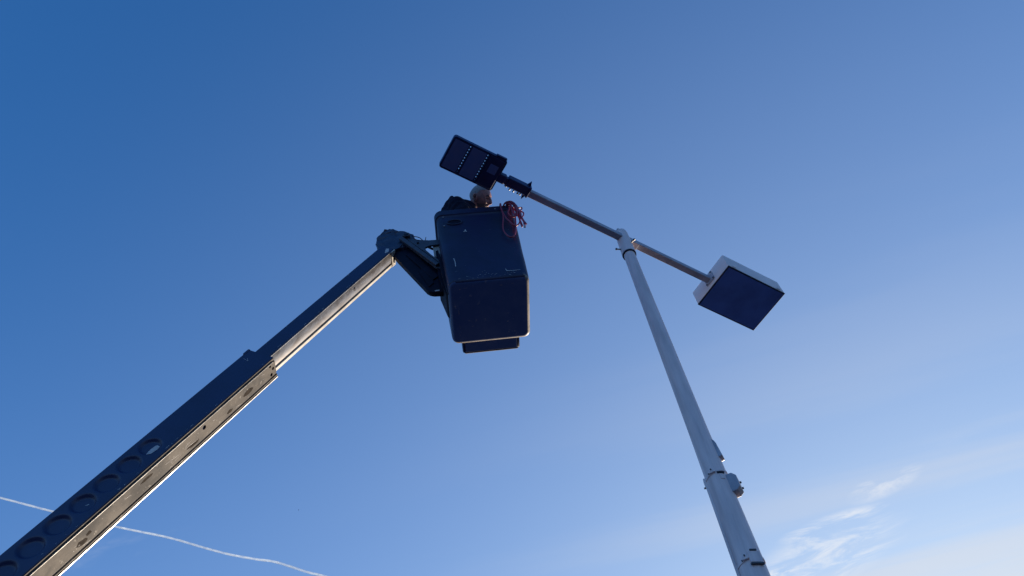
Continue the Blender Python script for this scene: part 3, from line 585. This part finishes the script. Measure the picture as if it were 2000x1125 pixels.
# ------------------------------------------------------------------ red cord over the corner of the bucket
kc = fk @ Vector((0.27, -0.33, 0.9))
cord = thing('coiled_cord', tuple(kc), 'tangled red cord hung over the top corner of the work bucket', 'cord')
Yc = -0.336
strands = [
    [(0.215, -0.25, 1.060), (0.214, -0.30, 1.088), (0.212, -0.335, 1.06), (0.209, Yc, 0.98), (0.209, Yc, 0.837), (0.188, -0.322, 0.702), (0.183, -0.316, 0.604), (0.205, -0.308, 0.535), (0.232, -0.305, 0.516), (0.262, -0.308, 0.56), (0.285, -0.315, 0.68), (0.30, -0.33, 0.83), (0.295, -0.34, 0.98), (0.27, -0.31, 1.095), (0.25, -0.25, 1.06)],
    [(0.236, -0.24, 1.05), (0.24, -0.30, 1.085), (0.262, -0.340, 1.075), (0.301, -0.345, 1.060), (0.325, -0.345, 1.02), (0.338, -0.34, 0.958), (0.334, -0.33, 0.861), (0.324, -0.33, 0.74), (0.328, -0.32, 0.650), (0.336, -0.31, 0.70), (0.333, -0.30, 0.85), (0.315, -0.31, 1.0), (0.29, -0.28, 1.085), (0.27, -0.22, 1.05)],
    [(0.23, -0.26, 1.06), (0.246, -0.338, 1.045), (0.288, Yc, 1.027), (0.268, Yc, 0.942), (0.250, Yc, 0.868), (0.263, Yc, 0.817), (0.294, -0.33, 0.811), (0.312, -0.33, 0.86), (0.318, -0.34, 0.95), (0.30, -0.345, 1.03), (0.28, -0.31, 1.09), (0.26, -0.23, 1.06)],
    [(0.212, -0.26, 1.065), (0.216, -0.335, 1.065), (0.210, Yc, 0.934), (0.224, Yc, 0.797), (0.247, -0.33, 0.727), (0.270, -0.325, 0.672), (0.300, -0.32, 0.682), (0.322, -0.33, 0.72), (0.336, -0.34, 0.83), (0.326, -0.345, 0.97), (0.292, -0.335, 1.07), (0.272, -0.26, 1.075)],
    [(0.30, -0.27, 1.065), (0.325, -0.33, 1.02), (0.338, Yc, 0.960), (0.372, -0.33, 0.968), (0.366, -0.33, 0.930), (0.338, -0.325, 0.905), (0.352, -0.33, 0.900), (0.372, -0.33, 0.872), (0.366, -0.33, 0.827), (0.344, -0.335, 0.765), (0.350, -0.335, 0.718), (0.346, -0.33, 0.640), (0.354, -0.32, 0.652), (0.358, -0.315, 0.72), (0.35, -0.31, 0.80), (0.338, -0.31, 0.90), (0.32, -0.30, 1.02), (0.30, -0.25, 1.08)],
    [(0.25, -0.25, 1.07), (0.275, -0.335, 1.085), (0.312, -0.35, 1.03), (0.330, -0.35, 0.93), (0.340, -0.345, 0.80), (0.352, -0.34, 0.70), (0.364, -0.335, 0.655), (0.356, -0.325, 0.735), (0.344, -0.32, 0.80), (0.35, -0.33, 0.86), (0.332, -0.345, 0.95), (0.305, -0.35, 1.05), (0.285, -0.30, 1.095)],
    [(0.262, -0.25, 1.07), (0.285, -0.34, 1.075), (0.318, -0.36, 1.00), (0.322, -0.36, 0.90), (0.318, -0.355, 0.82), (0.300, -0.345, 0.79), (0.285, -0.345, 0.88), (0.292, -0.35, 1.0), (0.275, -0.32, 1.10), (0.262, -0.25, 1.08)]]
rmain = None
for i, st in enumerate(strands):
    b = BM(); pts2 = smooth_path([fk @ Vector(p) for p in st], 7); tube(b, pts2, 0.0058, 8); obj('cord_loop', b, 'cord', cord, True)
b = BM(); p = fk @ Vector((0.347, -0.332, 0.640)); cyl(b, p, p - Z * 0.03, 0.0085, 0.007, 12); obj('cord_end', b, 'chip', cord)

# ------------------------------------------------------------------ worker in the bucket
HC = Vector((-0.178, 2.905, 7.648))
worker = thing('person', (-0.20, 3.05, 6.12), 'grey-haired person in a dark jacket leaning inside the work bucket', 'person')
# head axes: forward to the right, crown away from the bucket wall, one cheek toward the ground
hf = (rt * 0.90 - up * 0.24 - fw * 0.40).normalized()
hu = (up * 0.93 + rt * 0.16 - fw * 0.05); hu = (hu - hf * hu.dot(hf)).normalized(); hl = hu.cross(hf)
fh = frame(HC, hf, hl, hu)
def head_mesh(bm):
    t = BM(); bmesh.ops.create_icosphere(t, subdivisions=5, radius=1)
    for v in t.verts:
        d = v.co.normalized(); x, y, z = d
        def gz(cx, cy, cz, s):
            c_ = Vector((cx, cy, cz)).normalized(); return math.exp(-((d - c_).length / s) ** 2)
        px, py, pz = 0.098 * x, 0.076 * y, 0.116 * z
        if z < 0:
            k = min(1, -z); py *= 1 - 0.22 * k; px = px * (1 - 0.10 * k) + 0.012 * k
            if x < 0: px *= 1 - 0.30 * k
        if x > 0.3: py *= 1 - 0.10 * (x - 0.3)
        dis = 0.030 * gz(1, 0, -0.20, 0.15) + 0.014 * gz(1, 0, 0.02, 0.13) - 0.006 * (gz(0.86, 0.42, -0.12, 0.10) + gz(0.86, -0.42, -0.12, 0.10)) - 0.005 * (gz(0.88, 0.36, -0.38, 0.09) + gz(0.88, -0.36, -0.38, 0.09)) - 0.014 * (gz(0.92, 0.36, 0.06, 0.17) + gz(0.92, -0.36, 0.06, 0.17))
        dis += 0.007 * (gz(0.93, 0.3, 0.27, 0.16) + gz(0.93, -0.3, 0.27, 0.16)) + 0.016 * gz(0.72, 0, -0.86, 0.22) + 0.006 * gz(0.95, 0, -0.46, 0.12) - 0.008 * gz(0.92, 0, -0.56, 0.07)
        dis += 0.006 * (gz(0.8, 0.55, -0.25, 0.25) + gz(0.8, -0.55, -0.25, 0.25))
        v.co = fh @ (Vector((px, py, pz)) + Vector((x, y, z)) * dis)
    merge(bm, t)
    for s in (-1, 1):
        t = BM(); bmesh.ops.create_uvsphere(t, u_segments=16, v_segments=10, radius=1)
        for v in t.verts:
            c_ = v.co.copy(); hol = 0.5 if (c_.x ** 2 + c_.z ** 2) < 0.45 and c_.y * s > 0 else 1
            v.co = fh @ Vector((-0.012 + c_.x * 0.020 - c_.z * 0.007, s * 0.079 + c_.y * 0.016 * hol, -0.004 + c_.z * 0.036))
        merge(bm, t)
def limb(bm, pts, n=14):
    """chain of tapered capsules: (point, radius)"""
    for (a, ra), (c, rc) in zip(pts, pts[1:]): cyl(bm, a, c, ra, rc, n)
    for a, ra in pts:
        t = BM(); bmesh.ops.create_icosphere(t, subdivisions=2, radius=ra); bmesh.ops.translate(t, verts=t.verts, vec=Vector(a)); merge(bm, t)
def fuse(name, bm, mt, parent, vox, smooth_it=6, wrinkle=0.0):
    me = bpy.data.meshes.new('tmp'); bmesh.ops.recalc_face_normals(bm, faces=bm.faces); bm.to_mesh(me); bm.free()
    o = bpy.data.objects.new('tmp', me); COL.objects.link(o)
    rm = o.modifiers.new('r', 'REMESH'); rm.mode = 'VOXEL'; rm.voxel_size = vox
    sm = o.modifiers.new('s', 'SMOOTH'); sm.iterations = smooth_it; sm.factor = 0.5
    dg = bpy.context.evaluated_depsgraph_get(); m2 = bpy.data.meshes.new_from_object(o.evaluated_get(dg))
    bb = BM(); bb.from_mesh(m2); bpy.data.objects.remove(o)
    if wrinkle:
        bb.normal_update()
        for v in bb.verts:
            q = v.co
            v.co = q + v.normal * wrinkle * (noise.noise(Vector((q.x * 9, q.y * 9, q.z * 26))) + 0.6 * noise.noise(q * 30))
    res = obj(name, bb, mt, parent, False)
    for f in res.data.polygons: f.use_smooth = True
    return res
floor = 6.125
hipc = Vector((-0.30, 3.10, 6.98)); chest = Vector((-0.395, 2.99, 7.40)); nape = Vector((-0.315, 2.93, 7.535))
shR = Vector((-0.375, 2.865, 7.46)); shL = Vector((-0.300, 3.12, 7.52))
elR = Vector((-0.30, 2.84, 7.17)); haR = Vector((-0.16, 2.88, 7.02))
elL = Vector((-0.16, 3.20, 7.22)); haL = Vector((-0.10, 3.04, 7.04))
kn_ = [(Vector((-0.25, 2.99, 6.55)), Vector((-0.30, 2.98, floor + 0.08))), (Vector((-0.20, 3.18, 6.56)), Vector((-0.26, 3.19, floor + 0.08)))]
b = BM(); head_mesh(b)
limb(b, [(nape, 0.056), (HC - hu * 0.075 - hf * 0.025, 0.056), (HC - hf * 0.01, 0.06)])
limb(b, [(hipc, 0.13), (chest, 0.125), (nape, 0.06)])
for sh_, el_, ha_, s in ((shR, elR, haR, 1), (shL, elL, haL, -1)):
    limb(b, [(chest, 0.10), (sh_, 0.055), (el_, 0.042), (ha_, 0.028)])
    d = (ha_ - el_).normalized(); sd_ = d.cross(Z).normalized() * s; dn = sd_.cross(d).normalized() * -s
    pal = ha_ + d * 0.085
    for k in (-1.2, -0.4, 0.4, 1.2): limb(b, [(ha_ + d * 0.015 + sd_ * 0.012 * k, 0.019), (pal + sd_ * 0.021 * k, 0.015)], 8)
    for k, ln in ((-1.5, 0.062), (-0.5, 0.074), (0.5, 0.070), (1.5, 0.052)):
        a0 = pal + sd_ * 0.0185 * k; a1 = a0 + d * ln * 0.5 - dn * 0.012; a2 = a1 + d * ln * 0.22 - dn * ln * 0.42
        limb(b, [(a0, 0.0098), (a1, 0.0088), (a2, 0.0078)], 8)
    th = ha_ + d * 0.03 - sd_ * 0.026; limb(b, [(th, 0.014), (th + d * 0.035 - sd_ * 0.026, 0.011), (th + d * 0.062 - sd_ * 0.026 - dn * 0.012, 0.009)], 8)
for kk, ft in kn_:
    limb(b, [(hipc + (kk - hipc) * 0.12, 0.10), (kk, 0.056), (ft, 0.042)])
body = fuse('body', b, 'skin', worker, 0.005, 2)
# jacket with a stand-up collar
b = BM()
limb(b, [(hipc + Vector((0, 0, -0.06)), 0.165), (hipc + Vector((0, 0, 0.12)), 0.16), (chest, 0.155), (chest + (nape - chest) * 0.55, 0.115)])
limb(b, [(chest, 0.13), (shR, 0.082), (elR, 0.062), (haR - (haR - elR) * 0.05, 0.046)]); limb(b, [(chest, 0.13), (shL, 0.082), (elL, 0.062), (haL - (haL - elL) * 0.05, 0.046)])
limb(b, [(nape + Vector((-0.045, -0.02, -0.02)), 0.078), (nape + (HC - nape) * 0.25 - hu * 0.03, 0.074)])
limb(b, [(Vector((-0.422, 2.86, 7.640)), 0.012), (Vector((-0.400, 2.88, 7.54)), 0.052), (nape, 0.066)]); limb(b, [(Vector((-0.422, 2.86, 7.640)), 0.012), (Vector((-0.475, 2.90, 7.52)), 0.035), (Vector((-0.50, 2.93, 7.35)), 0.05)])
jk = fuse('jacket', b, 'jacket', worker, 0.009, 2, 0.008)
b = BM()
for kk, ft in kn_: limb(b, [(hipc + Vector((0, 0, -0.02)), 0.135), (hipc + (kk - hipc) * 0.3, 0.105), (kk, 0.075), (ft + Z * 0.03, 0.06)])
fuse('trousers', b, 'trousers', worker, 0.014, 3, 0.006)
for kk, ft in kn_:
    b = BM(); limb(b, [(Vector((ft.x - 0.02, ft.y, floor + 0.045)), 0.045), (Vector((ft.x + 0.16, ft.y, floor + 0.040)), 0.040)]); limb(b, [(ft + Z * 0.06, 0.058), (Vector((ft.x, ft.y, floor + 0.05)), 0.05)]); fuse('boot', b, 'boot', worker, 0.011, 3)
# short grey hair: a shell over the crown, sides and nape
b = BM(); t = BM(); bmesh.ops.create_icosphere(t, subdivisions=4, radius=1)
kill = []
for v in t.verts:
    x, y, z = v.co.normalized()
    line = 0.30 + 0.55 * max(0, x) - (0.62 if x < -0.15 else 0.20 if x < 0.1 else 0)
    if z < line or x > 0.62: kill.append(v)
    px, py, pz = 0.098 * x, 0.076 * y, 0.116 * z
    if z < 0:
        k = min(1, -z); py *= 1 - 0.22 * k; px = px * (1 - 0.10 * k) + 0.012 * k
        if x < 0: px *= 1 - 0.30 * k
    v.co = fh @ (Vector((px, py, pz)) * 1.03 + Vector((x, y, z)) * 0.0025 * noise.noise(v.co * 14))
bmesh.ops.delete(t, geom=kill, context='VERTS'); merge(b, t)
hr = obj('hair', b, 'hair', worker, True)
b = BM(); t = BM(); bmesh.ops.create_icosphere(t, subdivisions=4, radius=1); kill = []
for v in t.verts:
    x, y, z = v.co.normalized()
    if z > -0.34 + 0.30 * max(0.0, 0.25 - x) or x < 0.05 or (z > -0.52 and x > 0.88): kill.append(v)
    k = max(0, min(1, -z)); d = Vector((x, y, z)); ch = 0.016 * math.exp(-((d - Vector((0.72, 0, -0.86)).normalized()).length / 0.22) ** 2)
    px, py, pz = (0.098 * x) * (1 - 0.10 * k) + 0.012 * k, 0.076 * y * (1 - 0.22 * k), 0.116 * z
    if x > 0.3: py *= 1 - 0.10 * (x - 0.3)
    v.co = fh @ (Vector((px, py, pz)) + d * (ch + 0.0030))
bmesh.ops.delete(t, geom=kill, context='VERTS'); merge(b, t); obj('beard_stubble', b, 'stubble', worker, True)
b = BM(); tube(b, smooth_path([fh @ Vector(q) for q in ((0.083, 0.022, -0.056), (0.092, 0.008, -0.055), (0.092, -0.008, -0.055), (0.083, -0.022, -0.056))], 4), 0.0045, 8); obj('lips', b, 'lip', worker, True)
for s in (-1, 1):
    b = BM(); t = BM(); bmesh.ops.create_uvsphere(t, u_segments=12, v_segments=8, radius=0.0100)
    bmesh.ops.translate(t, verts=t.verts, vec=fh @ Vector((0.0765, s * 0.031, 0.007))); merge(b, t); obj('eye', b, 'eye', worker, True)
    b = BM(); tube(b, smooth_path([fh @ Vector(q) for q in ((0.090, s * 0.016, 0.026), (0.088, s * 0.032, 0.032), (0.078, s * 0.048, 0.024))], 4), 0.0036, 6); obj('eyebrow', b, 'brow', worker, True)
    b = BM(); tube(b, smooth_path([fh @ Vector(q) for q in ((-0.004, s * 0.092, 0.022), (-0.016, s * 0.094, 0.016), (-0.020, s * 0.093, -0.002), (-0.012, s * 0.091, -0.018))], 4), 0.0052, 8); obj('ear_rim', b, 'skin', worker, True)
    b = BM(); t = BM(); bmesh.ops.create_uvsphere(t, u_segments=10, v_segments=8, radius=1)
    for v in t.verts: v.co = fh @ Vector((-0.005 + v.co.x * 0.007, s * 0.087 + v.co.y * 0.004, -0.002 + v.co.z * 0.012))
    merge(b, t); obj('ear_shade', b, 'eye', worker, True)  # dark blob paints the shade in the ear hollow

# ------------------------------------------------------------------ contrail and a far speck of a bird
ct = BM()
cp = [(-11200, 6700), (-9700, 7680), (-8447, 8483), (-7813, 8907), (-6975, 9431), (-6227, 9850), (-5735, 10205), (-5369, 10449), (-4982, 10645), (-4663, 10788), (-4211, 11142), (-3893, 11346), (-3000, 12000), (-1900, 12700)]
pp = smooth_path([Vector((x, y, 9000)) for x, y in cp], 14)
tube(ct, pp, lambda f: 15 + 8 * f + 2.5 * noise.noise(Vector((f * 60, 0, 0))) + 1.5 * noise.noise(Vector((f * 170, 3, 0))), 16)
vm = bpy.data.materials.new('contrail_vapour'); vm.use_nodes = True; nt = vm.node_tree; nt.nodes.clear()
vo = nt.nodes.new('ShaderNodeOutputMaterial'); df = nt.nodes.new('ShaderNodeBsdfDiffuse'); tl_ = nt.nodes.new('ShaderNodeBsdfTranslucent'); tp = nt.nodes.new('ShaderNodeBsdfTransparent')
for q in (df, tl_): q.inputs['Color'].default_value = (0.82, 0.92, 1.0, 1)
m1 = nt.nodes.new('ShaderNodeMixShader'); m2 = nt.nodes.new('ShaderNodeMixShader'); m1.inputs[0].default_value = 0.5
nt.links.new(df.outputs[0], m1.inputs[1]); nt.links.new(tl_.outputs[0], m1.inputs[2]); nt.links.new(tp.outputs[0], m2.inputs[1]); nt.links.new(m1.outputs[0], m2.inputs[2])
tcx = nt.nodes.new('ShaderNodeTexCoord'); tx = nt.nodes.new('ShaderNodeTexNoise'); tx.inputs['Scale'].default_value = 0.012; tx.inputs['Detail'].default_value = 6
nt.links.new(tcx.outputs['Object'], tx.inputs['Vector']); mq = nt.nodes.new('ShaderNodeMapRange'); nt.links.new(tx.outputs[0], mq.inputs[0])
mq.inputs[1].default_value = 0.35; mq.inputs[2].default_value = 0.65; mq.inputs[3].default_value = 0.38; mq.inputs[4].default_value = 0.74
nt.links.new(mq.outputs[0], m2.inputs[0]); nt.links.new(m2.outputs[0], vo.inputs['Surface'])
co = obj('contrail', ct, vm, None, True); co['label'] = 'thin white contrail crossing the sky behind the boom'; co['category'] = 'contrail'
b = BM(); bp = Vector((-88.1, 212.8, 201.6))
prism(b, frame(bp, Vector((1, 0, 0)), Vector((0, 1, 0)), Z), [(-0.17, 0), (-0.07, 0.04), (0.08, 0.05), (0.2, 0.0), (0.08, -0.05), (-0.07, -0.04)], -0.03, 0.04, 2)
bi = obj('bird', b, 'birdm'); bi['label'] = 'tiny dark speck of a bird far off above the contrail'; bi['category'] = 'bird'
ROOT[bi] = Vector((0, 0, 0))
for s in (-1, 1):
    b = BM(); prism(b, frame(bp, Vector((1, 0, 0)), Vector((0, 1, 0)), Z), [(-0.06, 0.05 * s), (0.07, 0.05 * s), (0.01, 0.22 * s), (-0.08, 0.34 * s)], 0.01, 0.03, 2); obj('wing', b, 'birdm', bi)
